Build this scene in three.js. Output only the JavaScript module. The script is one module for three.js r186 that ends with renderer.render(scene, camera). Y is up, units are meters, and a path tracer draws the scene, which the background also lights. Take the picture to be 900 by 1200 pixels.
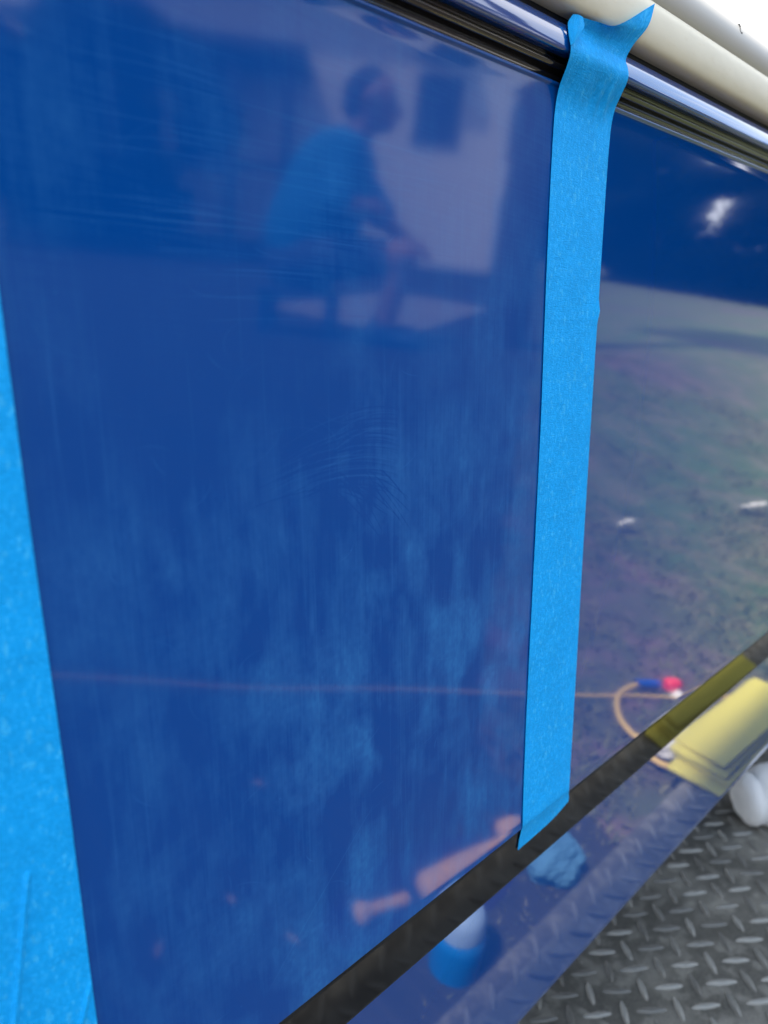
import * as THREE from 'three';
import { RoundedBoxGeometry } from 'three/addons/geometries/RoundedBoxGeometry.js';
import { MarchingCubes } from 'three/addons/objects/MarchingCubes.js';
import { mergeGeometries } from 'three/addons/utils/BufferGeometryUtils.js';

// ------------------------------------------------------------------ camera, sky, sun, exposure
const scene = new THREE.Scene();
const EYE = new THREE.Vector3(0, -0.0313, 0.1975);
const camera = new THREE.PerspectiveCamera(71.73, 0.75, 0.01, 600);
camera.up.set(0.174, 0.98459, -0.01728);
camera.position.copy(EYE);
camera.lookAt(EYE.x + 0.67007, EYE.y - 0.13124, EYE.z - 0.7306);
camera.focus = 0.33;
camera.userData.fStop = 7.5;

const rnd = (seed => () => { seed = (seed + 0x6d2b79f5) | 0; let t = Math.imul(seed ^ (seed >>> 15), 1 | seed); t = (t + Math.imul(t ^ (t >>> 7), 61 | t)) ^ t; return ((t ^ (t >>> 14)) >>> 0) / 4294967296; })(7);
const hash = (x, y, z) => { let h = Math.imul(x, 374761393) ^ Math.imul(y, 668265263) ^ Math.imul(z, 2147483647 ^ 0x5bd1e995); h = Math.imul(h ^ (h >>> 13), 1274126177); h ^= h >>> 16; return (h >>> 0) / 4294967296; };
const sm = t => t * t * (3 - 2 * t);
function noise(x, y, z = 0) {
  const X = Math.floor(x), Y = Math.floor(y), Z = Math.floor(z), a = sm(x - X), b = sm(y - Y), c = sm(z - Z);
  const L = (p, q, t) => p + (q - p) * t;
  const pl = k => L(L(hash(X, Y, k), hash(X + 1, Y, k), a), L(hash(X, Y + 1, k), hash(X + 1, Y + 1, k), a), b);
  return z === Z ? pl(Z) : L(pl(Z), pl(Z + 1), c);
}
function fbm(x, y, o = 4, z = 0) { let s = 0, w = 0.5, n = 0; for (let i = 0; i < o; i++) { s += w * noise(x + i * 17.3, y - i * 9.1, z); n += w; x *= 2.03; y *= 2.03; z *= 2.03; w *= 0.5; } return s / n; }
const clamp = (x, a = 0, b = 1) => Math.min(b, Math.max(a, x));
const ramp = (a, b, x) => sm(clamp((x - a) / (b - a)));

const SUN = new THREE.Vector3(-0.6, 1, 0.03).normalize();
{ // bright broken overcast, the same all round
  const W = 1024, H = 512, d = new Float32Array(W * H * 4);
  for (let j = 0; j < H; j++) for (let i = 0; i < W; i++) {
    const el = ((j + 0.5) / H - 0.5) * Math.PI, az = (i + 0.5) / W * 2 * Math.PI;
    const y = Math.sin(el), x = Math.cos(el) * Math.cos(az), z = Math.cos(el) * Math.sin(az), k = 1 / (Math.max(y, 0) + 0.25);
    const n = fbm(x * k * 1.3 + 40, z * k * 1.3 + 40, 5), g = ramp(0.26, 0.54, n), o = (j * W + i) * 4;
    const gap = [0.42, 0.62, 0.95], cl = [1.22, 1.24, 1.27];
    for (let c = 0; c < 3; c++) d[o + c] = y < 0 ? 0.5 : gap[c] + (cl[c] - gap[c]) * g;
    d[o + 3] = 1;
  }
  const t = new THREE.DataTexture(d, W, H, THREE.RGBAFormat, THREE.FloatType);
  t.mapping = THREE.EquirectangularReflectionMapping; t.magFilter = THREE.LinearFilter; t.needsUpdate = true;
  scene.background = t; scene.environment = t;
}
const sun = new THREE.DirectionalLight(0xfff1dd, 5.0);
sun.position.copy(SUN).multiplyScalar(30); sun.castShadow = true; sun.shadow.radius = 6;
Object.assign(sun.shadow.camera, { left: -25, right: 25, top: 25, bottom: -25, near: 1, far: 90 }); sun.shadow.mapSize.set(2048, 2048);
scene.add(sun, sun.target);
const renderer = new THREE.WebGLRenderer({ antialias: true });
renderer.toneMapping = THREE.LinearToneMapping;
renderer.toneMappingExposure = 2.3;
renderer.shadowMap.enabled = true;

// ------------------------------------------------------------------ helpers
const used = {};
function numbered(name) { const n = used[name] = (used[name] ?? -1) + 1; return n ? `${name}_${String(n).padStart(3, '0')}` : name; }
function tag(o, label, category, group) { Object.assign(o.userData, { label, category }); if (group) o.userData.group = group; return o; }
function thing(name, label, category, group, at = [0, 0, 0]) { const g = new THREE.Group(); g.name = numbered(name); g.position.set(...at); scene.add(g); return tag(g, label, category, group); }
function part(parent, name, geo, mat, label) {
  const m = new THREE.Mesh(geo, mat);
  const n = parent.children.filter(c => c.name.replace(/_\d{3}$/, '') === name).length;
  m.name = n ? `${name}_${String(n).padStart(3, '0')}` : name;
  if (label) m.userData.label = label;
  parent.add(m); return m;
}
function structure(name, geo, mat) { const m = new THREE.Mesh(geo, mat); m.name = name; m.userData.kind = 'structure'; scene.add(m); return m; }
const C = (r, g, b) => new THREE.Color().setRGB(r, g, b);
const std = (color, roughness, more = {}) => new THREE.MeshStandardMaterial({ color, roughness, ...more });
const phys = (color, roughness, more = {}) => new THREE.MeshPhysicalMaterial({ color, roughness, ...more });
function tex(w, h, f, srgb = false, wrap = THREE.RepeatWrapping) { // f(x, y) in 0..1 -> [r, g, b] 0..1
  const d = new Uint8Array(w * h * 4);
  for (let j = 0; j < h; j++) for (let i = 0; i < w; i++) { const v = f((i + 0.5) / w, (j + 0.5) / h), o = (j * w + i) * 4; for (let c = 0; c < 3; c++) { let q = clamp(Array.isArray(v) ? v[c] : v); if (srgb) q = q <= 0.0031308 ? q * 12.92 : 1.055 * q ** (1 / 2.4) - 0.055; d[o + c] = Math.round(q * 255); } d[o + 3] = 255; }
  const t = new THREE.DataTexture(d, w, h); t.wrapS = t.wrapT = wrap; t.magFilter = THREE.LinearFilter; t.minFilter = THREE.LinearMipmapLinearFilter; t.generateMipmaps = true;
  if (srgb) t.colorSpace = THREE.SRGBColorSpace; t.needsUpdate = true; return t;
}
function grid(nu, nv, f, uvf) { // f(i/nu, j/nv) -> [x, y, z]
  const p = [], uv = [], ix = [];
  for (let j = 0; j <= nv; j++) for (let i = 0; i <= nu; i++) { const q = f(i / nu, j / nv, i, j); p.push(...q); uv.push(...(uvf ? uvf(q, i / nu, j / nv) : [q[0], q[1]])); }
  for (let j = 0; j < nv; j++) for (let i = 0; i < nu; i++) { const a = j * (nu + 1) + i, b = a + 1, c = a + nu + 1, e = c + 1; ix.push(a, b, e, a, e, c); }
  const g = new THREE.BufferGeometry(); g.setAttribute('position', new THREE.Float32BufferAttribute(p, 3)); g.setAttribute('uv', new THREE.Float32BufferAttribute(uv, 2)); g.setIndex(ix); g.computeVertexNormals(); return g;
}
function spline(pts, n) { const c = new THREE.CatmullRomCurve3(pts.map(([v, w]) => new THREE.Vector3(0, v, w)), false, 'centripetal'); return c.getPoints(n).map(p => [p.y, p.z]); }
function strip(profile, u0, u1, nu = 8) { // a sheet along the boat: profile [[v, w], ...] from below upwards
  return grid(nu, profile.length - 1, (a, b, i, j) => [u0 + (u1 - u0) * a, profile[j][0], profile[j][1]]);
}
const bx = (w, h, d, x = 0, y = 0, z = 0, r = 0) => { const g = r ? new RoundedBoxGeometry(w, h, d, 3, r) : new THREE.BoxGeometry(w, h, d); g.translate(x, y, z); return g; };

// ------------------------------------------------------------------ ground
const groundY = (x, z) => -0.64 + 0.26 * ramp(0.35, 1.8, z) + 0.012 * (fbm(x * 2.2 + 9, z * 2.2 + 3, 3) - 0.5);
const lawnMap = tex(1024, 1024, (x, y) => {
  const wrapN = (fx, o, s) => { const a = fbm(x * fx + s, y * fx + s, o), b = fbm((x - 1) * fx + s, y * fx + s, o), c = fbm(x * fx + s, (y - 1) * fx + s, o), e = fbm((x - 1) * fx + s, (y - 1) * fx + s, o); const p = sm(x), q = sm(y); return (a * (1 - p) + b * p) * (1 - q) + (c * (1 - p) + e * p) * q; };
  const big = wrapN(5, 4, 3), mid = wrapN(24, 3, 20), fine = noise(x * 400, y * 400);
  const t = ramp(0.3, 0.7, big * 0.4 + mid * 0.6), q = ramp(0.42, 0.7, wrapN(40, 4, 50)), f = 0.78 + 0.25 * fine + 0.2 * wrapN(90, 2, 9);
  return [0, 1, 2].map(c => ([0.07, 0.07, 0.048][c] * (1 - t) + [0.045, 0.075, 0.034][c] * t + [0.05, 0.018, 0.035][c] * q) * f);
}, true);
lawnMap.repeat.set(1 / 2.5, 1 / 2.5);
{
  const axis = (n, near, far) => { const a = []; for (let i = -n; i <= n; i++) { const t = i / n; a.push(near * t + (far - near) * Math.sign(t) * Math.abs(t) ** 4); } return a; };
  const ax = axis(90, 4, 160), az = axis(90, 4, 160);
  const g = grid(180, 180, (a, b, i, j) => { const x = ax[i] + 1, z = -az[j] + 1; return [x, groundY(x, z), z]; }, q => [q[0], q[2]]);
  { const p = g.attributes.position, c = []; for (let i = 0; i < p.count; i++) { const x = p.getX(i), z = p.getZ(i), q = ramp(0.38, 0.6, fbm(x * 1.1 + 4, z * 1.1, 3) + (x + z > 3.4 ? 0.14 : -0.1)); c.push(1.05 - 0.12 * q, 0.86 + 0.3 * q, 1.1 - 0.3 * q); } g.setAttribute('color', new THREE.Float32BufferAttribute(c, 3)); }
  structure('lawn', g, std(0xffffff, 0.95, { map: lawnMap, vertexColors: true }));
  // blades: ground cover near the boat
  const blade = new THREE.BufferGeometry();
  blade.setAttribute('position', new THREE.Float32BufferAttribute([-0.002, 0, 0, 0.002, 0, 0, 0.0016, 0.009, 0.004, -0.0016, 0.009, 0.004, 0.0005, 0.015, 0.012], 3));
  blade.setIndex([0, 1, 2, 0, 2, 3, 3, 2, 4]); blade.computeVertexNormals();
  const N = 16000, im = new THREE.InstancedMesh(blade, std(0xffffff, 0.7, { side: THREE.DoubleSide }), N), o = new THREE.Object3D();
  for (let i = 0, k = 0; k < N; i++) {
    const x = 0.15 + 3.4 * rnd() ** 1.3, z = 0.035 + 2.2 * rnd() ** 1.5;
    if (fbm(x * 5 + 3, z * 5, 3) < 0.3 + 0.3 * rnd() || x < 1.48 * (z + 0.2) + 0.06 * (rnd() - 0.7)) continue;
    o.position.set(x, groundY(x, z) - 0.002, z); o.rotation.set(0.5 * (rnd() - 0.5), rnd() * 6.28, 0.5 * (rnd() - 0.5)); o.scale.setScalar(0.6 + 0.8 * rnd()); o.updateMatrix(); im.setMatrixAt(k, o.matrix);
    const t = rnd(); im.setColorAt(k, C(0.07 + 0.08 * t, 0.09 + 0.05 * t, 0.04 + 0.035 * t)); k++;
  }
  im.name = 'grass'; im.userData = { kind: 'stuff', label: 'short dry grass growing beside the tread plank', category: 'grass' }; scene.add(im);
}

// ------------------------------------------------------------------ the boat
const TH = Math.PI / 20; // the side leans out at the top by nine degrees
const boat = thing('boat', 'blue boat with a glossy side panel under a cream rub rail', 'boat');
boat.rotation.x = TH;
const U0 = -0.9, U1 = 4.4, UM = 0.3225;
const V_LOW = -0.277, V_TOP = 0.1055;

// oxidised panel: chalky streaks, wipe marks and sanding scratches on deep blue gelcoat
const PW = 1400, PH = 1660, chalk = new Float32Array(PW * PH), relief = new Float32Array(PW * PH);
{
  const blob = (u, v, cu, cv, ru, rv) => Math.exp(-(((u - cu) / ru) ** 2) - (((v - cv) / rv) ** 2));
  for (let j = 0; j < PH; j++) for (let i = 0; i < PW; i++) {
    const u = i / PW * UM, v = V_LOW + j / PH * (V_TOP - V_LOW);
    const wx = 0.010 * (fbm(u * 22, v * 22, 3) - 0.5), wy = 0.03 * (fbm(u * 14 + 7, v * 14, 3) - 0.5);
    const streak = fbm((u + wx) * 80, (v + wy) * 30 + 5, 6), blot = fbm((u + wx) * 46 + 11, (v + wy) * 40, 6), drip = fbm((u + wx * 0.5) * 240 + 31, (v + wy) * 26, 5);
    const fine = noise(u * 2600, v * 60) * 0.6 + noise(u * 900, v * 25) * 0.4, fineH = noise(u * 45, v * 2300 + u * 200);
    let m = 0.55 + 0.55 * ramp(0.06, 0.2, u) * ramp(-0.02, -0.1, v) + 0.3 * blob(u, v, 0.2, -0.12, 0.08, 0.09);
    m -= 0.6 * blob(u, v, 0.115, 0.0, 0.05, 0.04) + 0.4 * blob(u, v, 0.165, -0.085, 0.03, 0.03) + 0.3 * blob(u, v, 0.2, 0.07, 0.1, 0.05);
    m = clamp(m, 0.12, 1.2);
    let k = 0.42 * ramp(0.34, 0.76, streak) + 0.42 * ramp(0.34, 0.78, blot) + 0.14 * ramp(0.42, 0.76, drip) - 0.1;
    const edge = 0.0006 * (noise(v * 260, 3) - 0.5), band = u > 0.2 + edge ? 0.1 * ramp(0.02, -0.02, v + 0.02 * (noise(u * 90, 8) - 0.5)) : 0, rib = Math.abs(u - 0.2 - edge) < 0.0005 || Math.abs(u - 0.284 - 2 * edge) < 0.0006 ? 0.1 * noise(v * 70, 5) : 0;
    k = band + rib + k * m * (0.55 + 0.5 * noise(u * 700, v * 500) + 0.45 * fbm(u * 210 + 3, v * 150, 3)) + 0.25 * (fine - 0.5) * (0.35 + m * 0.8) + 0.12 * (fineH - 0.5) * (ramp(-0.02, 0.04, v) + 0.3);
    chalk[j * PW + i] = clamp(k - 0.01, 0, 1);
    relief[j * PW + i] = 0.5 + 0.16 * (fine - 0.5) + 0.1 * (fineH - 0.5) * ramp(-0.03, 0.03, v);
  }
  // sanding arcs, wipe lines and single scratches, drawn as polylines in metres on the panel
  const dot = (u, v, a, h) => { const x = u / UM * PW, y = (v - V_LOW) / (V_TOP - V_LOW) * PH; for (let dy = -1; dy <= 1; dy++) for (let dx = -1; dx <= 1; dx++) { const X = Math.round(x) + dx, Y = Math.round(y) + dy; if (X < 0 || Y < 0 || X >= PW || Y >= PH) continue; const w = Math.max(0, 1 - Math.hypot(X - x, Y - y) / 1.3); chalk[Y * PW + X] = clamp(chalk[Y * PW + X] + a * w); relief[Y * PW + X] += h * w; } };
  const arc = (u0, v0, u1, v1, sag, a, h) => { const n = Math.ceil(Math.hypot(u1 - u0, v1 - v0) / UM * PW * 1.2); for (let i = 0; i <= n; i++) { const t = i / n, f = Math.sin(Math.PI * Math.min(1, t * 1.02)) ** 0.4; dot(u0 + (u1 - u0) * t, v0 + (v1 - v0) * t + sag * 4 * t * (1 - t), a * f, h * f); } };
  for (let k = 0; k < 40; k++) { const t = k / 40, q = rnd(); arc(0.122 + 0.03 * rnd() + 0.02 * t, -0.059 + 0.02 * t + 0.002 * rnd(), 0.1995 + 0.0012 * rnd(), -0.064 + 0.034 * t + 0.002 * rnd(), 0.004 + 0.002 * rnd(), q < 0.6 ? -0.22 : 0.13, q < 0.6 ? -0.3 : 0.2); }
  for (let k = 0; k < 18; k++) { const u = 0.165 + 0.026 * rnd(), v = -0.05 - 0.008 * rnd(); arc(u, v, u + 0.012 + 0.014 * rnd(), v - 0.012 - 0.014 * rnd(), 0.001, -0.3, -0.3); }
  for (let k = 0; k < 26; k++) { const u = 0.1 + 0.03 * rnd(), v = 0.004 + 0.022 * rnd(); arc(u, v, u + 0.03 + 0.035 * rnd(), v + 0.003 * (rnd() - 0.5), 0.0006, rnd() < 0.6 ? -0.28 : 0.2, 0.2); }
  for (let k = 0; k < 60; k++) { const u = 0.06 + 0.12 * rnd(), v = 0.03 + 0.06 * rnd() ** 2; arc(u, v, u + 0.03 + 0.06 * rnd(), v + 0.004 * (rnd() - 0.5), 0.002 * (rnd() - 0.3), rnd() < 0.5 ? -0.2 : 0.2, 0.2 * (rnd() - 0.5)); }
  for (let k = 0; k < 90; k++) { const u = 0.05 + 0.25 * rnd(), v = -0.26 + 0.25 * rnd(), l = 0.02 + 0.06 * rnd(); arc(u, v, u + 0.003 * (rnd() - 0.5), v + l, 0, rnd() < 0.5 ? 0.16 : -0.14, 0.2 * (rnd() - 0.5)); }
  for (let k = 0; k < 70; k++) { const cu = 0.08 + 0.2 * rnd(), cv = -0.25 + 0.3 * rnd(), R_ = 0.008 + 0.02 * rnd(), a0 = rnd() * 6.28, da = 0.6 + 1.6 * rnd(), n = 200; for (let i = 0; i < n; i++) { const t = i / n, a = a0 + da * t; dot(cu + Math.cos(a) * R_, cv + Math.sin(a) * R_ * 0.7, 0.07 * Math.sin(Math.PI * t), 0.05); } }
  for (let k = 0; k < 40; k++) { const cu = 0.06 + 0.25 * rnd(), cv = -0.26 + 0.3 * rnd(), R_ = 0.001 + 0.0016 * rnd(); for (let i = 0; i < 60; i++) dot(cu + Math.cos(i / 9.5) * R_, cv + Math.sin(i / 9.5) * R_, 0.05, 0.02); }
  arc(0.124, -0.258, 0.185, -0.2, 0.001, 0.3, 0.2); // one long diagonal smear
  for (let k = 0; k < 26; k++) { const u = 0.04 + 0.27 * rnd(), v = -0.27 + 0.35 * rnd(); dot(u, v, 0.7, 0.2); dot(u + 0.0003, v, 0.5, 0.1); }
}
const at = (a, x, y) => a[Math.min(PH - 1, y * PH | 0) * PW + Math.min(PW - 1, x * PW | 0)];
const BLUE = [0.0002, 0.057, 0.265], CHALK = [0.03, 0.17, 0.44];
const chalkMap = tex(PW, PH, (x, y) => { const k = at(chalk, x, y); return [0, 1, 2].map(c => BLUE[c] + (CHALK[c] - BLUE[c]) * k * 0.66); }, true, THREE.MirroredRepeatWrapping);
const chalkRough = tex(PW / 2, PH / 2, (x, y) => { const k = at(chalk, x, y); return [0.98 - 0.3 * k, 0.3 + 0.4 * k, 0]; }, false, THREE.MirroredRepeatWrapping);
const chalkBump = tex(PW, PH, (x, y) => at(relief, x, y), false, THREE.MirroredRepeatWrapping);
const dullBlue = phys(0xffffff, 1, { map: chalkMap, roughnessMap: chalkRough, bumpMap: chalkBump, bumpScale: 0.000012, clearcoat: 0.9, clearcoatMap: chalkRough, clearcoatRoughness: 0.06, ior: 1.5, specularIntensity: 0.06 });
const glossBlue = phys(C(0.0004, 0.05, 0.23), 0.07, { clearcoat: 1, clearcoatRoughness: 0.028, ior: 1.55 });
const panelUV = q => [q[0] / UM, (q[1] - V_LOW) / (V_TOP - V_LOW)];
const wav = (u, v) => 0.00005 * (fbm(u * 9 + 3, v * 9 + 3, 2) - 0.5); // hand-laid moulding is never dead flat
const panel = (u0, u1, n) => {
  const prof = []; for (let i = 0; i <= 60; i++) prof.push([V_LOW + (V_TOP - V_LOW) * i / 60, 0]);
  const bead = [[0.1059, 0.0006], [0.1064, 0.0012], [0.107, 0.0013], [0.1076, 0.0008], [0.108, 0]];
  const low = [[V_LOW - 0.0016, -0.0012], [V_LOW - 0.0008, -0.0003]], all = [...low, ...prof, ...bead];
  return grid(n, all.length - 1, (a, b, i, j) => { const u = u0 + (u1 - u0) * a; return [u, all[j][0], all[j][1] + wav(u, all[j][0]) * ramp(0.105, 0.09, all[j][0]) * ramp(-0.277, -0.26, all[j][0])]; }, panelUV);
};
part(boat, 'side_panel', panel(U0, UM, 90), dullBlue, 'dull oxidised half of the blue side, streaked with chalky haze and sanding scratches');
part(boat, 'side_panel', panel(UM, U1, 240), glossBlue, 'polished deep blue half of the side, clear as a mirror');
const darkTrim = phys(C(0.012, 0.011, 0.01), 0.12, { metalness: 0.1, clearcoat: 0.9, clearcoatRoughness: 0.05 });
part(boat, 'trim_strip', strip(spline([[0.108, 0], [0.109, -0.0016], [0.1105, -0.0014], [0.1116, 0.0006], [0.1122, 0.0026], [0.1134, 0.0034], [0.1144, 0.0028], [0.115, 0.0018], [0.1158, 0.0018], [0.1162, 0.0036]], 48), U0, U1), darkTrim, 'dark shiny grooved trim strip above the blue panel');
part(boat, 'flange', strip(spline([[0.1162, 0.0036], [0.1163, 0.0068], [0.1171, 0.0081], [0.120, 0.0081], [0.1235, 0.0074], [0.1265, 0.0062], [0.1283, 0.0048], [0.1287, 0.003]], 40), U0, U1), glossBlue, 'rounded glossy blue moulding that mirrors the sky');
part(boat, 'seam', strip([[0.1287, 0.003], [0.1289, 0.0005], [0.1322, 0.0005], [0.1323, 0.002]], U0, U1), std(C(0.012, 0.014, 0.022), 0.6), 'seam under the rub rail with its shadow line coloured in');  // near-black colour puts the shadow line into the recess
const creamMap = tex(512, 128, (x, y) => { const n = fbm(x * 30, y * 6, 4), d = ramp(0.62, 0.8, fbm(x * 60 + 5, y * 18, 4)); const k = 0.96 + 0.08 * n; return [0.66 * k - 0.02 * d, 0.60 * k - 0.025 * d, 0.45 * k - 0.03 * d]; }, true, THREE.MirroredRepeatWrapping);
creamMap.repeat.set(3, 40);
const rail = part(boat, 'rub_rail', strip(spline([[0.1323, 0.002], [0.1325, 0.0078], [0.134, 0.0104], [0.138, 0.0119], [0.145, 0.0123], [0.1505, 0.0115], [0.1535, 0.0095], [0.1542, 0.007]], 40), U0, U1), std(0xffffff, 0.42, { map: creamMap }), 'cream vinyl rub rail');
part(rail, 'rail_insert', strip(spline([[0.1542, 0.006], [0.1546, 0.0078], [0.157, 0.0096], [0.162, 0.0106], [0.167, 0.0100], [0.171, 0.0082], [0.1732, 0.0052], [0.1736, -0.004]], 40), U0, U1), phys(C(0.42, 0.4, 0.36), 0.4), 'grey rail insert along the top of the rub rail');
{ // a torn nick with a raised lip in the insert
  const c = new THREE.CatmullRomCurve3([[0.4655, 0.1702], [0.4668, 0.1688], [0.4661, 0.167], [0.4675, 0.1655], [0.4692, 0.1662]].map(([u, v]) => new THREE.Vector3(u, v, 0.0092 + (0.1695 - v) * 0.2)));
  part(rail, 'nick', new THREE.TubeGeometry(c, 20, 0.00055, 6), std(C(0.03, 0.028, 0.025), 0.6), 'dark hooked nick in the grey insert');
}
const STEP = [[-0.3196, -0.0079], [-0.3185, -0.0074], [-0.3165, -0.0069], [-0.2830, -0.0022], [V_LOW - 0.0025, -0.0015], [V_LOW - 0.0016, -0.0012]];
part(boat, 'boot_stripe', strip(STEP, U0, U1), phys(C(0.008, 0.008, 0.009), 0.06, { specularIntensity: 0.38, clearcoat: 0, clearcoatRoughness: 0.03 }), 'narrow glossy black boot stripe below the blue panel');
const W_L = -0.008, V_BOT = -0.4402;
part(boat, 'lower_side', strip([[V_BOT - 0.0015, W_L - 0.002], [V_BOT - 0.0006, W_L - 0.0008], ...Array.from({ length: 24 }, (_, i) => [V_BOT + (-0.3196 - V_BOT) * i / 23, W_L])], U0, U1, 60), glossBlue, 'lower blue strake that mirrors the grass and the tread plank');
const gel = phys(C(0.0012, 0.046, 0.24), 0.2, { clearcoat: 0.6 });
part(boat, 'bottom', strip([[-0.42, -1.5], [-0.52, -0.8], [V_BOT - 0.0015, W_L - 0.002]], U0, U1), gel);
part(boat, 'far_side', strip([[0.17, -1.62], [-0.42, -1.5]], U0, U1), gel);
part(boat, 'deck', strip([[0.1736, -0.004], [0.176, -0.05], [0.165, -0.8], [0.17, -1.62]], U0, U1), std(C(0.75, 0.74, 0.7), 0.4));
{ const s = new THREE.Shape([[0.0, 0.17], [-1.62, 0.168], [-1.5, -0.42], [-0.8, -0.52], [W_L - 0.002, V_BOT], [W_L, -0.3196], [-0.001, V_LOW]].map(([w, v]) => new THREE.Vector2(-w, v)));
  for (const u of [U0 + 0.002, U1 - 0.002]) { const g = new THREE.ShapeGeometry(s); g.rotateY(Math.PI / 2); g.translate(u, 0, 0); part(boat, 'end_panel', g, gel); } }

// ------------------------------------------------------------------ painter's tape
const crepe = tex(1024, 1024, (x, y) => { // x across the tape, y along it
  const f = noise(x * 60, y * 420) * 0.45 + noise(x * 180 + 3, y * 700) * 0.3 + noise(x * 320, y * 330) * 0.25; return f; });
const tapeColor = tex(1024, 1024, (x, y) => {
  const f = noise(x * 105, y * 80) * 0.5 + noise(x * 240, y * 170) * 0.5, b = fbm(x * 7, y * 10 + 4, 4), g2 = fbm(x * 70 + 1, y * 30, 3), fleck = ramp(0.62, 0.85, g2);
  const k = 0.86 + 0.22 * (f - 0.35) + 0.14 * (b - 0.5) + 0.08 * (g2 - 0.4), w = 0.06 * ramp(0.55, 0.9, f) + 0.16 * fleck;
  return [(0.001 + 0.22 * w) * k, (0.40 + 0.5 * w) * k, (0.92 + 0.08 * w) * k];
}, true);
for (const t of [crepe, tapeColor]) t.repeat.set(1 / 0.1, 1 / 0.1);
const tapeMat = phys(0xffffff, 0.7, { specularIntensity: 0.45, map: tapeColor, bumpMap: crepe, bumpScale: 0.00022, side: THREE.DoubleSide });
function tapeSheet(rows, nx, nsub) { // rows: arrays of points across; smooth along and across, given a thickness
  const curvesAcross = rows.map(r => new THREE.CatmullRomCurve3(r.map(p => new THREE.Vector3(...p)), false, 'centripetal').getPoints(nx));
  const cols = []; for (let i = 0; i <= nx; i++) cols.push(new THREE.CatmullRomCurve3(curvesAcross.map(c => c[i]), false, 'centripetal').getPoints(nsub));
  return cols;
}
function tapeGeo(cols, tweak) {
  const nx = cols.length - 1, ny = cols[0].length - 1; let len = [0]; for (let j = 1; j <= ny; j++) len.push(len[j - 1] + cols[nx >> 1][j].distanceTo(cols[nx >> 1][j - 1]));
  const mk = off => grid(nx, ny, (a, b, i, j) => { const p = cols[i][j], d = tweak ? tweak(p.x, p.y, a, j / ny) : 0; return [p.x, p.y, p.z + d + off]; }, (q, a, b) => [a * 0.049, len[Math.round(b * ny)]]);
  const top = mk(0.00016), bot = mk(0);
  const rim = []; for (let j = 0; j <= ny; j++) rim.push([0, j]); for (let i = 1; i <= nx; i++) rim.push([i, ny]); for (let j = ny - 1; j >= 0; j--) rim.push([nx, j]); for (let i = nx - 1; i >= 0; i--) rim.push([i, 0]);
  const P = top.attributes.position, Q = bot.attributes.position, k = ([i, j]) => j * (nx + 1) + i;
  const edge = grid(rim.length - 1, 1, (a, b, i, j) => { const s = j ? P : Q, n = k(rim[i]); return [s.getX(n), s.getY(n), s.getZ(n)]; });
  return mergeGeometries([top, bot, edge]);
}
const L = 0.2979, R = 0.3466;
const across = (l, r, v, w) => [0, 0.33, 0.67, 1].map(t => [l + (r - l) * t, v, w]);
{
  const t = thing('painters_tape', "narrow-looking blue painter's tape strip with a torn top stuck up onto the rub rail", 'tape', "blue painter's tape strips on the boat side");
  t.rotation.x = TH;
  const rows = [
    [[0.3003, -0.2942, -0.0030], [0.316, -0.2938, -0.0030], [0.337, -0.2918, -0.0026], [0.3515, -0.2868, -0.0016]],
    [[0.2997, -0.2865, -0.0020], [0.316, -0.2862, -0.0020], [0.335, -0.2852, -0.0018], [0.3508, -0.2828, -0.0011]],
    across(0.2992, 0.349, -0.2788, -0.0004), across(0.2988, 0.3478, -0.2755, 0.0005), across(0.2984, 0.3476, -0.262, 0.0004), across(0.2976, 0.3472, -0.2, 0.0004), across(0.298, 0.3462, -0.12, 0.0004), across(0.2983, 0.3458, -0.045, 0.0004), across(0.2972, 0.3458, 0.035, 0.0004), across(0.2974, 0.3462, 0.085, 0.0004),
    across(0.2977, 0.3465, 0.0985, 0.0009), across(0.297, 0.346, 0.105, 0.0028), across(0.296, 0.345, 0.111, 0.0064), across(0.2948, 0.3445, 0.1155, 0.0089), across(0.2942, 0.3442, 0.1182, 0.0094), across(0.2944, 0.3442, 0.1215, 0.0086), across(0.295, 0.3446, 0.125, 0.0072),
    [[0.2962, 0.1282, 0.0066], [0.313, 0.1287, 0.0070], [0.331, 0.1292, 0.0078], [0.3462, 0.1302, 0.0090]],
    [[0.2970, 0.1298, 0.0072], [0.313, 0.1305, 0.0086], [0.3285, 0.1325, 0.0114], [0.3515, 0.1392, 0.0138]],
    [[0.2975, 0.1312, 0.0080], [0.3135, 0.1318, 0.0106], [0.3215, 0.1318, 0.0128], [0.3555, 0.1492, 0.0142]],
  ];
  const cols = tapeSheet(rows, 26, 240);
  part(t, 'tape_strip', tapeGeo(cols, (x, v, a) => {
    const fold = Math.exp(-(((v - 0.1065) / 0.006) ** 2)) * Math.sin(a * 24 + 2 * Math.sin(a * 9)) * 0.0009 * (0.3 + a);
    const lift = 0.0011 * Math.exp(-(((v - 0.011) / 0.0035) ** 2)) * ramp(0.9, 1, a) + 0.00018 * fbm(x * 120, v * 70, 3) * ramp(-0.28, -0.26, v);
    return fold + lift;
  }), tapeMat);
  // the corner folded over at the upper left
  const fl = tapeSheet([[[0.2938, 0.1185, 0.0096], [0.2943, 0.1188, 0.0102], [0.2952, 0.1192, 0.0104]], [[0.2938, 0.124, 0.0082], [0.2964, 0.1243, 0.0104], [0.2995, 0.1246, 0.0108]], [[0.2946, 0.1282, 0.0074], [0.2982, 0.1284, 0.0100], [0.302, 0.1276, 0.0106]], [[0.2966, 0.1312, 0.0082], [0.2984, 0.1312, 0.0094], [0.301, 0.1308, 0.0102]]], 8, 24);
  part(t, 'folded_corner', tapeGeo(fl), tapeMat);
}
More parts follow.
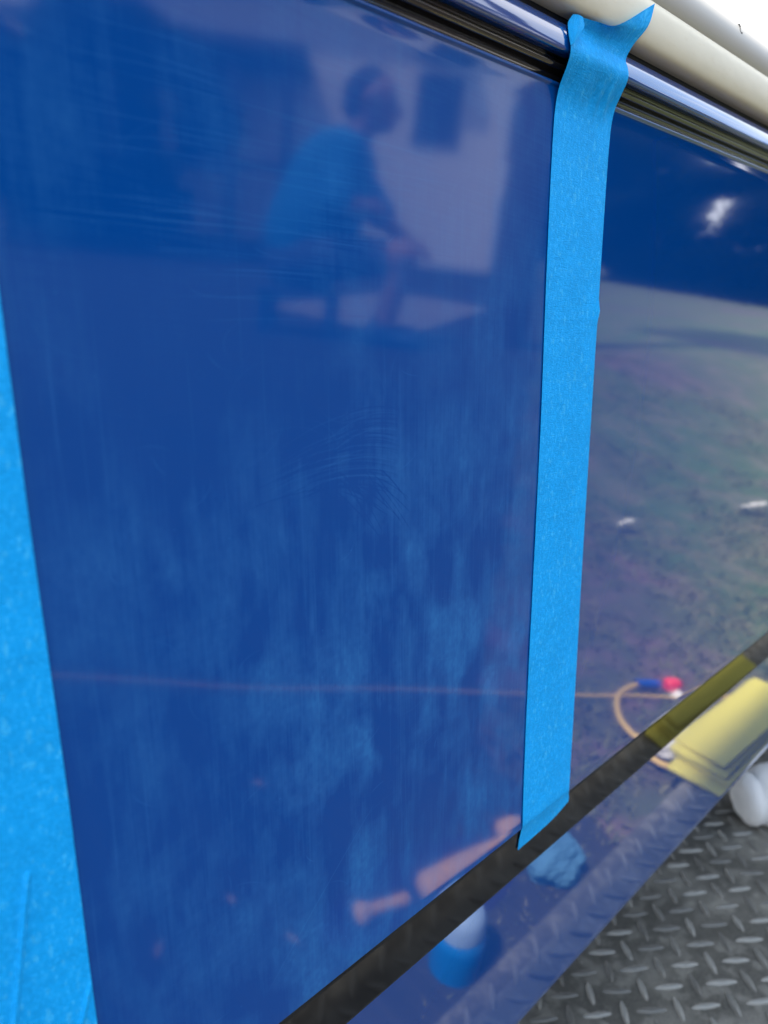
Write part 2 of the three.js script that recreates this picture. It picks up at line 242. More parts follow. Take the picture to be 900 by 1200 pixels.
{
  const t = thing('painters_tape', "blue painter's tape strip cut by the left edge, creased near its lower end", 'tape', "blue painter's tape strips on the boat side");
  t.rotation.x = TH;
  const l = 0.0096, r = 0.0586, rows = [across(l, r, -0.285, -0.0028), across(l, r, -0.2795, -0.0009), across(l, r, -0.2755, 0.0004), across(l, r, -0.2, 0.0004), across(l, r + 0.0003, -0.13, 0.0004), across(l, r - 0.0002, -0.05, 0.0004), across(l, r, 0.03, 0.0004), across(l, r, 0.09, 0.0004), across(l, r, 0.104, 0.0008)];
  const seg = (x, y, ax, ay, bx_, by) => { const t2 = clamp(((x - ax) * (bx_ - ax) + (y - ay) * (by - ay)) / ((bx_ - ax) ** 2 + (by - ay) ** 2)); return Math.hypot(x - ax - (bx_ - ax) * t2, y - ay - (by - ay) * t2); };
  part(t, 'tape_strip', tapeGeo(tapeSheet(rows, 110, 420), (x, v) => 0.0011 * Math.exp(-((seg(x, v, 0.0450, -0.153, 0.0345, -0.205) / 0.00075) ** 2)) + 0.0009 * Math.exp(-((seg(x, v, 0.0578, -0.203, 0.052, -0.22) / 0.0007) ** 2)) + 0.0002 * fbm(x * 90, v * 60, 3)), tapeMat);
}

// ------------------------------------------------------------------ tread plank
const MAT_Y = -0.6;
const plank = thing('tread_plank', 'black rubber plank with raised diamond tread under the lower edge of the boat', 'tread plank', null, [0, MAT_Y, 0]);
{
  const wear = tex(1024, 1024, (x, y) => {
    const a = fbm(x * 9, y * 9, 5), b = ramp(0.5, 0.75, fbm(x * 40 + 3, y * 40, 4)), s = noise(x * 420, y * 420), k = 0.085 + 0.07 * ramp(0.42, 0.7, a) + 0.07 * b + 0.05 * (s - 0.5) + 0.05 * ramp(0.8, 0.95, noise(x * 500 + 9, y * 500));
    return [k * 1.04, k, k * 0.86];
  }, true);
  const rough = tex(512, 512, (x, y) => { const a = fbm(x * 14, y * 14, 4); return [0, 0.32 + 0.4 * a, 0]; });
  for (const t of [wear, rough]) t.repeat.set(2, 2);
  const bump = tex(512, 512, (x, y) => noise(x * 250, y * 250) * 0.6 + fbm(x * 40, y * 40, 3) * 0.4); bump.repeat.set(4, 4);
  const rubber = std(0xffffff, 1, { map: wear, roughnessMap: rough, bumpMap: bump, bumpScale: 0.0005 });
  const x0 = 0.05, x1 = 2.4, z0 = -0.30, z1 = 0.021;
  const g = new RoundedBoxGeometry(x1 - x0, 0.036, z1 - z0, 4, 0.005); g.translate((x0 + x1) / 2, -0.018, (z0 + z1) / 2);
  { const p = g.attributes.position, uv = g.attributes.uv; for (let i = 0; i < p.count; i++) uv.setXY(i, p.getX(i), p.getZ(i) + p.getY(i)); }
  part(plank, 'slab', g, rubber);
  const bar = k => { const s = new THREE.SphereGeometry(1, 14, 4, 0, Math.PI * 2, 0, Math.PI / 2); const p = s.attributes.position; for (let i = 0; i < p.count; i++) { const x = p.getX(i), y = p.getY(i), z = p.getZ(i); p.setXYZ(i, x * 0.0142, Math.min(1, y * 1.25) * 0.0025 * (1 - 0.12 * Math.exp(-x * x * 30)) - 0.0002, z * 0.0034 * (1 - 0.25 * Math.abs(x)) ); } s.rotateY(k * Math.PI / 4); s.computeVertexNormals(); const u = s.attributes.uv; for (let i = 0; i < u.count; i++) u.setXY(i, p.getX(i) * 3, p.getZ(i) * 3); return s; };
  const bars = [bar(-1), bar(1)], wornGlintTones = [[0.12, 0.34], [0.17, 0.24], [0.24, 0.26]].map(([q, w]) => std(C(q, q * 0.99, q * 0.9), w, { bumpMap: bump, bumpScale: 0.00015 })), wornGlintTone = std(C(0.2, 0.198, 0.18), 0.22, { bumpMap: bump, bumpScale: 0.00015 });  // bar greys vary with wear and are lightened to stand for sky glints
  const rest = [[], []], P = 0.0352;
  for (let i = -18; i < 56; i++) for (let j = -6; j < 4; j++) for (const k of [0, 1]) {
    const x = 0.6425 + i * P - k * P / 2, z = -0.1041 + j * P + k * P / 2;
    if (x < x0 + 0.012 || x > x1 - 0.012 || z < z0 + 0.014 || z > z1 - 0.014) continue;
    if (x > 0.45 && x < 1.08 && z > -0.2 && z < 0.0) { const m = part(plank, 'tread_bar', bars[k], wornGlintTones[(rnd() * 3) | 0]); m.position.set(x, 0, z); m.rotation.y = 0.04 * (rnd() - 0.5); m.scale.set(0.92 + 0.16 * rnd(), 0.8 + 0.4 * rnd(), 0.9 + 0.2 * rnd()); }
    else rest[k].push([x, z]);
  }
  const gs = []; for (const k of [0, 1]) for (const [x, z] of rest[k]) { const q = bars[k].clone(); q.translate(x, 0, z); gs.push(q); }
  part(plank, 'tread_pattern', mergeGeometries(gs), wornGlintTone).userData.kind = 'stuff';
}

// ------------------------------------------------------------------ things on the plank and the grass
const clothBump = tex(256, 256, (x, y) => noise(x * 90, y * 90) * 0.6 + noise(x * 128 + 5, y * 40) * 0.4); clothBump.repeat.set(14, 14);
function wobble(g, amp, freq, seed = 0) { const p = g.attributes.position, n = g.attributes.normal; for (let i = 0; i < p.count; i++) { const x = p.getX(i), y = p.getY(i), z = p.getZ(i), d = amp * (fbm(x * freq + seed, y * freq + z * freq * 0.7, 3, z * freq + 2) - 0.5) * 2; p.setXYZ(i, x + n.getX(i) * d, y + n.getY(i) * d, z + n.getZ(i) * d); } g.computeVertexNormals(); return g; }
{
  const c = tag(new THREE.Mesh(wobble(new THREE.LatheGeometry([[0, 0], [0.014, 0.0005], [0.027, 0.003], [0.0345, 0.009], [0.0365, 0.016], [0.035, 0.0222], [0.0325, 0.0246], [0.0355, 0.0275], [0.04, 0.036], [0.0425, 0.05], [0.042, 0.075], [0.0415, 0.1], [0.04, 0.14], [0.03, 0.147], [0, 0.148]].map(([a, b]) => new THREE.Vector2(a, b)), 64), 0.0032, 34), std(C(0.86, 0.86, 0.85), 0.9, { bumpMap: clothBump, bumpScale: 0.0006 })), 'white rolled cloth with a seam lying on the black tread plank', 'cloth');
  c.name = 'rolled_cloth'; c.rotation.set(0, -0.7, -Math.PI / 2, 'YXZ'); c.position.set(0.872, MAT_Y + 0.033, -0.15); c.scale.setScalar(0.9); scene.add(c);
}
const yellow = std(C(0.88, 0.80, 0.14), 0.95, { bumpMap: clothBump, bumpScale: 0.0012, side: THREE.DoubleSide });
{ // folded towel: four layers joined by the fold at the left end
  const t = thing('folded_towel', 'yellow microfibre towel folded in layers at the end of the tread plank', 'towel', null, [0, 0, 0]);
  for (let k = 0; k < 4; k++) {
    const g = new RoundedBoxGeometry(0.30 - 0.008 * k, 0.009, 0.086 - 0.003 * k, 24, 0.0042); wobble(g, 0.0062, 22, k * 7); g.rotateY(-0.05 + 0.03 * k); g.translate(1.022 + 0.005 * k + (k === 1 ? 0.01 : 0), MAT_Y + 0.006 + 0.0086 * k, 0.008 + 0.002 * k);
    part(t, 'layer', g, yellow);
  }
}
{
  const g = wobble(new THREE.SphereGeometry(0.034, 40, 28), 0.012, 38, 3); g.scale(1.2, 0.55, 0.8);
  const c = tag(new THREE.Mesh(g, std(C(0.72, 0.72, 0.74), 0.9, { bumpMap: clothBump, bumpScale: 0.0008 })), 'white crumpled cloth on the grass beside the yellow towel', 'cloth'); c.name = 'crumpled_cloth'; c.position.set(0.95, -0.604, 0.066); scene.add(c);
}
{
  const g = wobble(wobble(new THREE.SphereGeometry(0.03, 96, 64), 0.011, 46, 9), 0.003, 150, 4); g.scale(1.1, 0.95, 1);
  const c = tag(new THREE.Mesh(g, std(C(0.12, 0.33, 0.58), 0.9, { bumpMap: clothBump, bumpScale: 0.0008 })), 'light blue balled cloth on the grass next to the blue bottle', 'cloth'); c.name = 'balled_cloth'; c.position.set(0.624, -0.612, 0.062); scene.add(c);
}
{
  const b = thing('bottle', 'small blue bottle with a pale cap standing beside the tread plank', 'bottle', null, [0.447, -0.641, 0.058]); b.scale.setScalar(1.02);
  const lathe = p => new THREE.LatheGeometry(p.map(([r, y]) => new THREE.Vector2(r, y)), 32);
  part(b, 'bottle_body', lathe([[0, 0], [0.022, 0], [0.0255, 0.004], [0.026, 0.05], [0.0255, 0.056], [0.022, 0.062]]), phys(C(0.004, 0.16, 0.52), 0.25, { clearcoat: 0.5 }));
  part(b, 'cap', lathe([[0.0225, 0.06], [0.023, 0.063], [0.0225, 0.078], [0.017, 0.09], [0, 0.094]]), std(C(0.28, 0.42, 0.66), 0.4));
}
const wood = std(0xffffff, 0.6, { map: tex(256, 256, (x, y) => { const n = fbm(x * 4, y * 60, 4); return [0.88 * (0.75 + 0.4 * n), 0.50 * (0.7 + 0.45 * n), 0.17 * (0.65 + 0.5 * n)]; }, true) });
{
  const b = thing('scrub_brush', 'tan wooden scrub brush lying on the dark pad beside the boat', 'brush', null, [0, 0, 0]);
  const lathe = (p, s = 24) => new THREE.LatheGeometry(p.map(([r, y]) => new THREE.Vector2(r, y)), s);
  const set = (m, a, e) => { const A = new THREE.Vector3(...a), B = new THREE.Vector3(...e).sub(A); m.position.copy(A); m.quaternion.setFromUnitVectors(new THREE.Vector3(0, 1, 0), B.normalize()); return m; };
  const y = -0.606;
  set(part(b, 'handle', lathe([[0, 0], [0.009, 0.001], [0.012, 0.006], [0.0095, 0.013], [0.0065, 0.02], [0.0062, 0.05], [0.0075, 0.06], [0, 0.061]]), wood), [0.39, y, 0.163], [0.45, y, 0.142]);
  set(part(b, 'brush_head', lathe([[0, 0], [0.012, 0.001], [0.017, 0.008], [0.018, 0.06], [0.016, 0.12], [0.01, 0.135], [0, 0.137]]), wood), [0.462, y + 0.004, 0.138], [0.6, y + 0.004, 0.112]);
  set(part(b, 'end_knob', lathe([[0, 0], [0.008, 0.001], [0.013, 0.006], [0.014, 0.02], [0.011, 0.034], [0, 0.036]]), wood), [0.594, y + 0.002, 0.137], [0.63, y + 0.002, 0.128]);
}
{
  const g = wobble(new THREE.SphereGeometry(1, 48, 24), 0.12, 1.6, 4); g.scale(0.135, 0.016, 0.062); g.rotateY(0.24); g.translate(0.49, -0.63, 0.142);
  const c = tag(new THREE.Mesh(g, std(C(0.022, 0.018, 0.06), 0.85)), 'dark purple pad under the wooden brush, added to darken the mirrored ground', 'dark pad'); c.name = 'added_dark_pad'; scene.add(c);  // dark pad added so the panel mirrors dark areas around the brush
}
{
  const c = thing('extension_cord', 'orange brown extension cord looped on the grass with a red plug', 'cord', null);
  const tube = (pts, r, n = 160) => new THREE.TubeGeometry(new THREE.CatmullRomCurve3(pts.map(([x, z, h = 0]) => new THREE.Vector3(x, groundY(x, z) + 0.012 + r + h, z))), n, r, 10);
  const cable = std(C(0.5, 0.34, 0.1), 0.6);
  part(c, 'cable', tube([[-0.4, 1.25], [0.1, 0.84], [0.378, 0.653], [0.531, 0.549], [0.7, 0.441], [0.869, 0.314], [0.968, 0.236], [1.06, 0.17], [1.152, 0.09], [1.19, 0.072], [1.264, 0.045], [1.5, 0.03], [2.0, 0.06]], 0.0021, 300), cable);
  part(c, 'cable', tube([[0.95, 0.035, 0.03], [0.917, 0.05], [0.908, 0.064], [0.912, 0.09], [0.93, 0.135], [0.949, 0.168], [0.977, 0.19], [1.005, 0.203], [1.03, 0.206], [1.065, 0.201]], 0.0048), cable);
  part(c, 'connector', tube([[1.062, 0.202], [1.08, 0.19], [1.096, 0.178]], 0.0075, 20), std(C(0.01, 0.06, 0.35), 0.4));
  part(c, 'plug', wobble(new RoundedBoxGeometry(0.028, 0.024, 0.022, 4, 0.008), 0.0005, 40).rotateY(0.6).translate(1.117, -0.62, 0.163), std(C(0.75, 0.03, 0.04), 0.4));
  part(c, 'plug_face', new THREE.CylinderGeometry(0.011, 0.012, 0.016, 20).rotateX(1.1).translate(1.102, -0.628, 0.146), std(C(0.7, 0.7, 0.7), 0.4));
}
for (const [x, z, a, s, l] of [[1.73, 0.585, 0.4, 0.05, 'white paper scrap lying nearer to the cord on the lawn'], [2.3, 0.46, 1.2, 0.07, 'larger white paper scrap lying far along the lawn']]) {
  const g = grid(8, 8, (p, q) => [(p - 0.5) * s, 0.012 * fbm(p * 3 + x, q * 3, 2), -(q - 0.5) * s * 0.7]);
  const c = tag(new THREE.Mesh(g, std(C(0.75, 0.74, 0.72), 0.9, { side: THREE.DoubleSide })), l, 'paper scrap', null); c.name = numbered('paper_scrap'); c.position.set(x, groundY(x, z) + 0.03, z); c.rotation.set(0.35, a, 0.1); scene.add(c);
}

for (const [x, z, a, c, l] of [[0.311, 0.267, 0.3, 0.2, 'orange fallen leaf nearest the lower left of the mirrored lawn'], [0.427, 0.388, 1.9, 0.26, 'pale orange fallen leaf farthest from the boat'], [0.334, 0.191, 2.7, 0.16, 'rusty fallen leaf nearest the tread plank'], [0.227, 0.263, 4, 0.12, 'brown fallen leaf beside the left tape strip in the mirror']]) {
  const s = new THREE.Shape(); s.moveTo(0, -0.014); s.bezierCurveTo(0.011, -0.008, 0.009, 0.006, 0, 0.016); s.bezierCurveTo(-0.009, 0.006, -0.011, -0.008, 0, -0.014);
  const g = new THREE.ShapeGeometry(s, 8); g.rotateX(-Math.PI / 2 + 0.25); const p = g.attributes.position; for (let i = 0; i < p.count; i++) p.setY(i, p.getY(i) + 8 * p.getX(i) ** 2 + 0.006); g.computeVertexNormals();
  const m = tag(new THREE.Mesh(g, std(C(c * 1.7, c * 1.2, c * 0.7), 0.8, { side: THREE.DoubleSide })), l, 'leaf'); m.name = numbered('fallen_leaf'); m.position.set(x, groundY(x, z) + 0.014, z); m.rotation.y = a; m.scale.setScalar(0.55); scene.add(m);
}

// ------------------------------------------------------------------ seated person mirrored in the panel
const capsule = (p, a, b, ra, rb) => { const abx = b[0] - a[0], aby = b[1] - a[1], abz = b[2] - a[2], t = clamp(((p[0] - a[0]) * abx + (p[1] - a[1]) * aby + (p[2] - a[2]) * abz) / (abx * abx + aby * aby + abz * abz + 1e-9)); return Math.hypot(p[0] - a[0] - abx * t, p[1] - a[1] - aby * t, p[2] - a[2] - abz * t) - (ra + (rb - ra) * t); };
function blobMesh(bones, lo, size, res, k) { // bones: [a, b, ra, rb]
  const mc = new MarchingCubes(res, new THREE.MeshStandardMaterial(), false, false, 200000); mc.isolation = 0;
  const half = size / 2, h = res / 2;
  for (let z = 0; z < res; z++) for (let y = 0; y < res; y++) for (let x = 0; x < res; x++) {
    const p = [lo[0] + half + (x - h) / h * half, lo[1] + half + (y - h) / h * half, lo[2] + half + (z - h) / h * half];
    let d = 1e3; for (const [a, b, ra, rb] of bones) { const e = capsule(p, a, b, ra, rb), q = Math.max(k - Math.abs(d - e), 0) / k; d = Math.min(d, e) - q * q * k * 0.25; }
    mc.field[x + y * res + z * res * res] = -d;
  }
  mc.update();
  const g = new THREE.BufferGeometry(), n = mc.count ?? mc.geometry.drawRange.count, P = new Float32Array(n * 3), Nn = new Float32Array(n * 3);
  for (let i = 0; i < n; i++) for (let c = 0; c < 3; c++) { P[i * 3 + c] = lo[c] + half + mc.positionArray[i * 3 + c] * half; Nn[i * 3 + c] = mc.normalArray[i * 3 + c]; }
  g.setAttribute('position', new THREE.BufferAttribute(P, 3)); g.setAttribute('normal', new THREE.BufferAttribute(Nn, 3)); return g;
}
{
  const who = thing('person', 'person in a bright blue shirt sitting sideways on a low stool, hand at waist', 'person', null, [1.97, -0.384, 2.37]);
  who.rotation.y = Math.atan2(0.716, -0.698); // z forward, x to the left hand
  const skin = std(C(0.36, 0.2, 0.14), 0.6), shirt = std(C(0.01, 0.24, 0.62), 0.85), shorts = std(C(0.05, 0.07, 0.14), 0.9);
  const S = [];
  const limb = (list, ...b) => list.push(...b);
  const torso = [[[0, 0.36, 0.02], [0, 0.48, 0.05], 0.15, 0.16], [[0, 0.48, 0.05], [0, 0.68, 0.12], 0.16, 0.145], [[-0.15, 0.735, 0.15], [0.15, 0.735, 0.15], 0.07, 0.07], [[0, 0.74, 0.16], [0, 0.85, 0.21], 0.062, 0.055]];
  const armL = [[[0.18, 0.73, 0.15], [0.26, 0.55, 0.14], 0.058, 0.046], [[0.26, 0.55, 0.14], [0.17, 0.55, 0.27], 0.045, 0.03]];
  const armR = [[[-0.18, 0.73, 0.15], [-0.23, 0.54, 0.31], 0.058, 0.046], [[-0.23, 0.54, 0.31], [-0.15, 0.44, 0.43], 0.045, 0.03]];
  const legs = [1, -1].flatMap(s => [[[s * 0.1, 0.34, 0.06], [s * 0.15, 0.38, 0.42], 0.09, 0.062], [[s * 0.15, 0.38, 0.42], [s * 0.13, 0.09, 0.37], 0.06, 0.042]]);
  const head = [[[0, 0.95, 0.235], [0, 0.965, 0.25], 0.082, 0.085], [[0, 0.9, 0.27], [0, 0.875, 0.3], 0.065, 0.04], [[0, 0.935, 0.335], [0, 0.915, 0.352], 0.013, 0.018], [[0.092, 0.93, 0.235], [0.096, 0.95, 0.23], 0.016, 0.018], [[-0.092, 0.93, 0.235], [-0.096, 0.95, 0.23], 0.016, 0.018], [[0, 0.84, 0.205], [0, 0.9, 0.23], 0.056, 0.058]];
  const hand = (w, dir, up, s) => { // palm from the wrist, four fingers and a thumb
    const D = new THREE.Vector3(...dir).normalize(), U = new THREE.Vector3(...up).normalize(), X = new THREE.Vector3().crossVectors(D, U), W = new THREE.Vector3(...w), at_ = (d, x, u) => W.clone().addScaledVector(D, d).addScaledVector(X, x).addScaledVector(U, u).toArray();
    const b = [[at_(0, 0, 0), at_(0.075, 0, 0), 0.026, 0.024], [at_(0.06, -0.024, 0), at_(0.06, 0.024, 0), 0.017, 0.017]];
    [-0.03, -0.01, 0.01, 0.03].forEach((x, i) => { const l = [0.055, 0.068, 0.064, 0.048][i]; b.push([at_(0.075, x, 0), at_(0.075 + l * 0.55, x * 1.1, -0.012), 0.0095, 0.009], [at_(0.075 + l * 0.55, x * 1.1, -0.012), at_(0.075 + l * 0.8, x * 1.1, -0.036), 0.009, 0.0075]); });
    b.push([at_(0.02, s * 0.025, 0), at_(0.055, s * 0.055, -0.008), 0.011, 0.0095], [at_(0.055, s * 0.055, -0.008), at_(0.085, s * 0.052, -0.02), 0.0095, 0.008]); return b;
  };
  const body = blobMesh([...torso, ...armL, ...armR, ...legs], [-0.55, 0, -0.4], 1.1, 92, 0.03);
  const hl = blobMesh(hand([0.17, 0.55, 0.27], [-0.75, -0.05, 0.55], [0, 0.3, 1], 1), [0.0, 0.42, 0.2], 0.26, 64, 0.008), hr = blobMesh(hand([-0.15, 0.44, 0.43], [0.25, -0.25, 0.9], [0, 1, 0.3], -1), [-0.25, 0.28, 0.4], 0.28, 64, 0.008);
  part(who, 'body', mergeGeometries([body, blobMesh(head, [-0.17, 0.78, 0.07], 0.34, 84, 0.03), hl, hr]), skin);
  const fat = (l, e) => l.map(([a, b, p, q]) => [a, b, p + e, q + e]);
  part(who, 'shirt', blobMesh([...fat(torso.slice(0, 3), 0.016), ...fat([armL[0], armR[0]], 0.02), [[0, 0.42, -0.03], [0, 0.66, 0.05], 0.14, 0.12]], [-0.5, 0.15, -0.35], 0.95, 84, 0.05), shirt);
  part(who, 'shorts', blobMesh([[[0, 0.33, 0.0], [0, 0.4, 0.03], 0.165, 0.16], ...fat([legs[0], legs[2]], 0.014).map(([a, b, p, q]) => [a, [a[0] + (b[0] - a[0]) * 0.75, a[1] + (b[1] - a[1]) * 0.75, a[2] + (b[2] - a[2]) * 0.75], p, q])], [-0.4, 0.05, -0.3], 0.8, 72, 0.04), shorts);
  part(who, 'hair', blobMesh([[[0, 0.985, 0.225], [0, 0.975, 0.25], 0.082, 0.078], [[0, 0.93, 0.19], [0, 0.96, 0.2], 0.07, 0.08]], [-0.16, 0.82, 0.05], 0.32, 64, 0.02), std(C(0.03, 0.022, 0.018), 0.7));
  for (const s of [1, -1]) { part(who, 'shoe', blobMesh([[[s * 0.13, 0.045, 0.34], [s * 0.135, 0.04, 0.5], 0.045, 0.038], [[s * 0.13, 0.08, 0.36], [s * 0.13, 0.05, 0.38], 0.05, 0.05]], [s * 0.13 - 0.16, -0.06, 0.26], 0.32, 56, 0.02), std(C(0.02, 0.1, 0.25), 0.7)); part(who, 'eye', new THREE.SphereGeometry(0.011, 14, 10).translate(s * 0.034, 0.948, 0.332), std(C(0.08, 0.06, 0.05), 0.3)); }
  part(who, 'mouth', new THREE.CapsuleGeometry(0.005, 0.036, 4, 8).rotateZ(Math.PI / 2).translate(0, 0.878, 0.337), std(C(0.28, 0.1, 0.09), 0.5));
}
{
  const s = thing('step_stool', 'low dark blue stool under the seated person', 'stool', null, [1.97, -0.384, 2.37]); s.rotation.y = 0.79;
  const m = std(C(0.015, 0.06, 0.18), 0.5);
  part(s, 'seat', bx(0.34, 0.03, 0.3, 0, 0.195, 0, 0.01), m);
  for (const [x, z] of [[1, 1], [1, -1], [-1, 1], [-1, -1]]) part(s, 'leg', bx(0.04, 0.19, 0.04, x * 0.14, 0.09, z * 0.12, 0.006), m);
}
{
  const g = grid(14, 14, (a, b) => { const x = 2.4 + 2.3 * a, z = 3.3 - 1.15 * b + 1.3 * a; return [x, groundY(x, z) + 0.026, z]; });
  const darkGround = grid(100, 400, (a, b) => { const z = -2.2 + 10.5 * b ** 1.2, x0 = -7, x1 = Math.max(0.7 + 0.05 * z, 1.48 * (z + 0.2)) + 0.10 * (fbm(b * 160, 9, 4) - 0.5), x = x0 + (x1 - x0) * (1 - (1 - a) ** 1.8); return [x, groundY(x, z) + 0.012, -z].map((v, i) => i === 2 ? z : v); });
  structure('added_dark_ground', darkGround, std(0xffffff, 0.9, { side: THREE.DoubleSide, map: tex(512, 512, (x, y) => { const k = 0.01 + 0.014 * fbm(x * 20, y * 20, 5) + 0.012 * noise(x * 256, y * 256); return [k, k, k * 1.05]; }, true) }));  // dark ground sheet added so the dull panel mirrors a dark yard
  structure('path', g, std(C(0.26, 0.25, 0.25), 0.9));
}

// ------------------------------------------------------------------ house and trees mirrored in the panel
{
  const h = thing('house', 'white sided house with a porch, mirrored in the dull half of the boat side', 'house', null, [9.62, -0.4, 7.42]);
  h.rotation.y = Math.atan2(-0.69, -0.73) + Math.PI; // x runs along the wall from its right end leftwards in the mirror
  h.rotation.y = Math.atan2(-0.68, -0.73);
  const white = std(C(0.86, 0.86, 0.88), 0.6), dark = std(C(0.05, 0.05, 0.06), 0.7), roof = std(C(0.06, 0.055, 0.055), 0.9);
  // local: x along the wall, z away from or towards the boat (towards = +z)
  const walls = part(h, 'wall', bx(7, 3.9, 0.2, 3.5, 1.95, -0.1), white);
  for (let k = 0; k < 18; k++) part(walls, 'siding_board', bx(7, 0.21, 0.025, 3.5, 0.33 + k * 0.205, 0.012).rotateX(0), white);
  part(h, 'wall', bx(0.2, 3.9, 6, 0.1, 1.95, -3.2), white); part(h, 'wall', bx(0.2, 3.9, 6, 6.9, 1.95, -3.2), white); part(h, 'wall', bx(7, 3.9, 0.2, 3.5, 1.95, -6.3), white);
  part(h, 'foundation', bx(7.05, 0.3, 0.24, 3.5, 0.0, 0.02), dark);
  const rf = new THREE.Shape([[-3.6, 0], [3.6, 0], [0, 2.2]].map(p => new THREE.Vector2(...p))); const rg = new THREE.ExtrudeGeometry(rf, { depth: 8, bevelEnabled: false }); rg.rotateY(Math.PI / 2); rg.translate(-0.5, 3.9, -3.2); part(h, 'roof', rg, roof);
  const win = (x, y, w, hh) => { const f = part(h, 'window', mergeGeometries([bx(w + 0.1, 0.06, 0.06, x, y + hh / 2 + 0.02, 0.05), bx(w + 0.1, 0.06, 0.06, x, y - hh / 2 - 0.02, 0.05), bx(0.06, hh, 0.06, x - w / 2, y, 0.05), bx(0.06, hh, 0.06, x + w / 2, y, 0.05), bx(w, 0.03, 0.05, x, y, 0.048)]), dark); part(f, 'pane', bx(w - 0.04, hh - 0.02, 0.02, x, y, 0.036), phys(C(0.02, 0.025, 0.035), 0.05)); };
  win(1.12, 2.4, 0.62, 0.78); win(4.6, 1.9, 0.8, 1.2);
  part(h, 'awning', bx(0.75, 0.22, 0.35, 1.1, 3.18, 0.2), roof);
  const porch = part(h, 'porch_roof', bx(3.9, 0.14, 1.4, 5.0, 2.62, 0.72).rotateX(0), roof); porch.rotation.z = 0.02;
  for (const x of [3.2, 3.95, 5.0, 6.1]) part(h, 'post', bx(0.15, 2.5, 0.15, x, 1.3, 1.25), dark);
  part(h, 'railing', mergeGeometries([bx(3.1, 0.1, 0.07, 4.6, 1.28, 1.25), ...Array.from({ length: 16 }, (_, i) => bx(0.035, 0.9, 0.035, 3.15 + i * 0.19, 0.8, 1.25))]), dark);
  part(h, 'porch_floor', bx(3.9, 0.3, 1.4, 5.0, 0.18, 0.72), dark);
  part(h, 'door', bx(0.9, 2.0, 0.05, 6.0, 1.34, 0.035), dark);
}
function treeProto(seed, height, spread, trunkR, n, leaf, low, col) {
  const r = (s => () => { s = (s * 16807) % 2147483647; return s / 2147483647; })(seed * 7919 + 13);
  const limbs = [], tips = [];
  const limb = (a, b, ra, rb) => { const d = new THREE.Vector3().subVectors(b, a), g = new THREE.CylinderGeometry(rb, ra, d.length(), 7, 1, true); g.translate(0, d.length() / 2, 0); g.applyQuaternion(new THREE.Quaternion().setFromUnitVectors(new THREE.Vector3(0, 1, 0), d.clone().normalize())); g.translate(a.x, a.y, a.z); limbs.push(g); };
  const top = new THREE.Vector3(0.1 * spread * (r() - 0.5), height * 0.6, 0.1 * spread * (r() - 0.5)); limb(new THREE.Vector3(), top, trunkR, trunkR * 0.5);
  for (let i = 0; i < 22; i++) { const t = low + (1 - low) * r(), a = r() * 6.283, R_ = spread * (0.35 + 0.65 * r()) * Math.sin(Math.PI * (0.15 + 0.8 * t)) , s = top.clone().multiplyScalar(Math.min(1, t * 1.1)), e = new THREE.Vector3(Math.cos(a) * R_, height * (t * 0.85 + 0.1), Math.sin(a) * R_); limb(s, e, trunkR * 0.3, trunkR * 0.06); tips.push(e); }
  const p = [], nrm = [], cv = []; const v = new THREE.Vector3(), ax = new THREE.Vector3(), bx2 = new THREE.Vector3();
  for (let i = 0; i < n; i++) {
    const c = tips[(r() * tips.length) | 0], rr = spread * 0.34 * Math.cbrt(r()), a = r() * 6.283, b = Math.acos(2 * r() - 1); v.set(c.x + rr * Math.sin(b) * Math.cos(a), c.y + rr * Math.cos(b) * 0.75, c.z + rr * Math.sin(b) * Math.sin(a));
    ax.set(r() - 0.5, r() - 0.5, r() - 0.5).normalize().multiplyScalar(leaf * (0.6 + 0.8 * r())); bx2.set(r() - 0.5, r() - 0.5, r() - 0.5).cross(ax).normalize().multiplyScalar(leaf * 0.5);
    const q = [v.clone().sub(ax), v.clone().add(bx2), v.clone().add(ax), v.clone().sub(bx2)], nn = new THREE.Vector3().crossVectors(ax, bx2).normalize(), k = 0.65 + 0.7 * r();
    for (const t of [0, 1, 2, 0, 2, 3]) { p.push(q[t].x, q[t].y, q[t].z); nrm.push(nn.x, nn.y, nn.z); cv.push(col[0] * k, col[1] * k, col[2] * k); }
  }
  const crown = new THREE.BufferGeometry(); crown.setAttribute('position', new THREE.Float32BufferAttribute(p, 3)); crown.setAttribute('normal', new THREE.Float32BufferAttribute(nrm, 3)); crown.setAttribute('color', new THREE.Float32BufferAttribute(cv, 3));
  return [mergeGeometries(limbs), crown];
}
const bark = std(C(0.06, 0.045, 0.035), 0.95), leaves = std(0xffffff, 0.8, { vertexColors: true, side: THREE.DoubleSide });
const kinds = [treeProto(1, 5, 2.4, 0.16, 6500, 0.16, 0.1, [0.035, 0.06, 0.02]), treeProto(2, 4.2, 2.6, 0.14, 3600, 0.16, 0.1, [0.05, 0.075, 0.03]), treeProto(5, 5.5, 1.5, 0.2, 2600, 0.13, 0.3, [0.03, 0.05, 0.02]), treeProto(9, 6.2, 1.3, 0.12, 1500, 0.1, 0.78, [0.03, 0.05, 0.02])];
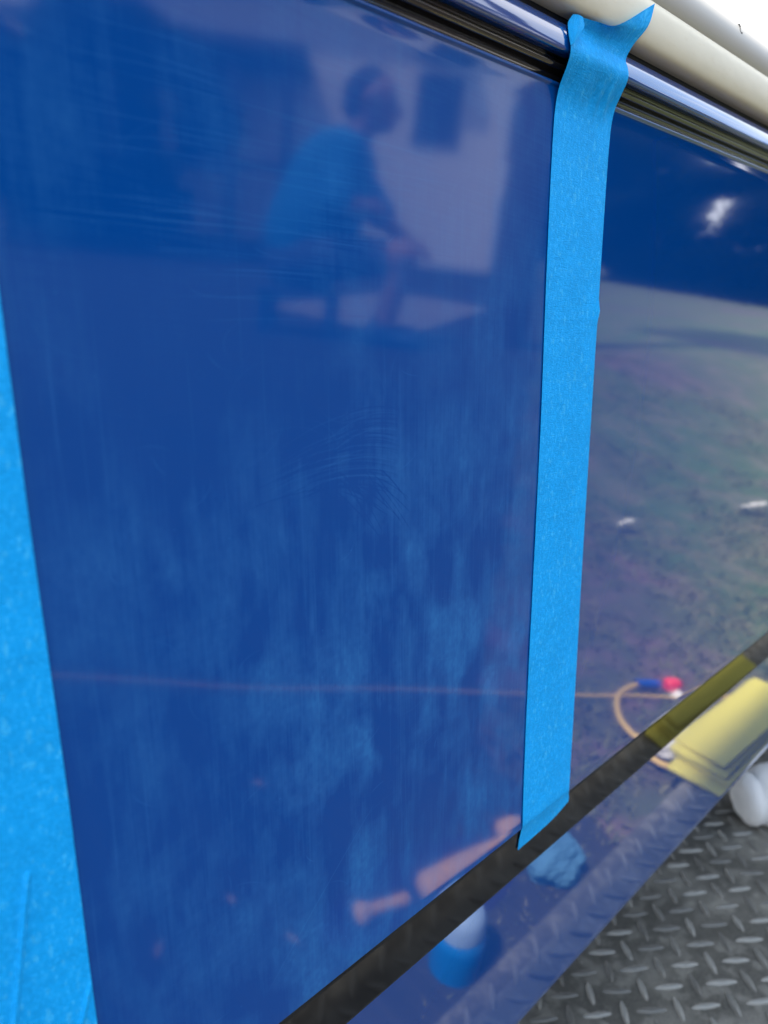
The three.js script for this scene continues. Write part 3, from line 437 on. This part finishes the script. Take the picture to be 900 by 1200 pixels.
const trees = [
  [9, 15, 1, 0.75, 'broad tree standing well left of the house'],
  // azimuth from +z to +x (degrees), distance, kind, scale, label
  [17.5, 10.5, 0, 0.5, 'small dark tree farthest left of the house porch'], [23.8, 10, 0, 0.58, 'dark bushy tree right in front of the house porch end'], [53.4, 3.6, 3, 1, 'slim dark tree trunk standing close by, right of the seated person'],
[56.5, 44, 0, 2.3, 'tall dark tree standing behind the near end of the far row'], [61, 46, 0, 1.75, 'tall dark tree behind the middle of the far row'], [75.5, 46, 0, 2.3, 'tall dark tree standing behind the far end of the row'],
  [57, 30, 1, 0.85, 'broad tree nearest the house in the far row'], [60.5, 33, 0, 0.72, 'small dark tree second from the house in the far row'], [63.5, 30, 1, 0.78, 'broad green tree third from the house in the far row'], [67, 34, 0, 1.0, 'dark tree in the middle of the far row'], [70, 31, 1, 0.98, 'low broad tree past the middle of the far row'], [73.5, 33, 0, 0.85, 'dark tree second from the far end of the row'], [77, 30, 1, 0.8, 'broad tree at the far end of the row'],
];
{ // clipped hedge running across the lawn
  const h = thing('hedge', 'dark clipped hedge running across the lawn before the far trees', 'hedge'), p = [], nr = [], v = new THREE.Vector3(), A = new THREE.Vector3(26, 0, 14.5), B = new THREE.Vector3(14, 0, 2.4), q = [];
  for (let i = 0; i < 9000; i++) {
    v.lerpVectors(A, B, rnd()); v.x += 0.9 * (rnd() - 0.5); v.z += 0.9 * (rnd() - 0.5); v.y = groundY(v.x, v.z) + (1.0 + 0.25 * fbm(v.x * 0.8, v.z * 0.8, 3)) * rnd();
    const a = new THREE.Vector3(rnd() - 0.5, rnd() - 0.5, rnd() - 0.5).normalize(), b = new THREE.Vector3(rnd() - 0.5, rnd() - 0.5, rnd() - 0.5).cross(a).normalize(), n = new THREE.Vector3().crossVectors(a, b), s = 0.09;
    for (const [k, l] of [[-1, 0], [0, 0.6], [1, 0], [-1, 0], [1, 0], [0, -0.6]]) { p.push(v.x + (a.x * k + b.x * l) * s, v.y + (a.y * k + b.y * l) * s, v.z + (a.z * k + b.z * l) * s); nr.push(n.x, n.y, n.z); }
  }
  const g = new THREE.BufferGeometry(); g.setAttribute('position', new THREE.Float32BufferAttribute(p, 3)); g.setAttribute('normal', new THREE.Float32BufferAttribute(nr, 3)); part(h, 'foliage', g, std(C(0.03, 0.045, 0.02), 0.85, { side: THREE.DoubleSide }));
}
trees.forEach(([az, d, k, s, label], i) => {
  const a = az * Math.PI / 180, x = Math.sin(a) * d, z = -0.2 + Math.cos(a) * d;
  const t = thing(k === 1 ? 'broad_tree' : k === 0 ? 'dark_tree' : 'narrow_tree', label, 'tree', 'trees mirrored in the boat side', [x, groundY(x, z) - 0.05, z]);
  part(t, 'trunk', kinds[k][0], bark); part(t, 'crown', kinds[k][1], leaves); t.rotation.y = i * 1.7; t.scale.setScalar(s);
});

scene.traverse(o => { if (o.isMesh) { o.castShadow = true; o.receiveShadow = true; } });
renderer.render(scene, camera);
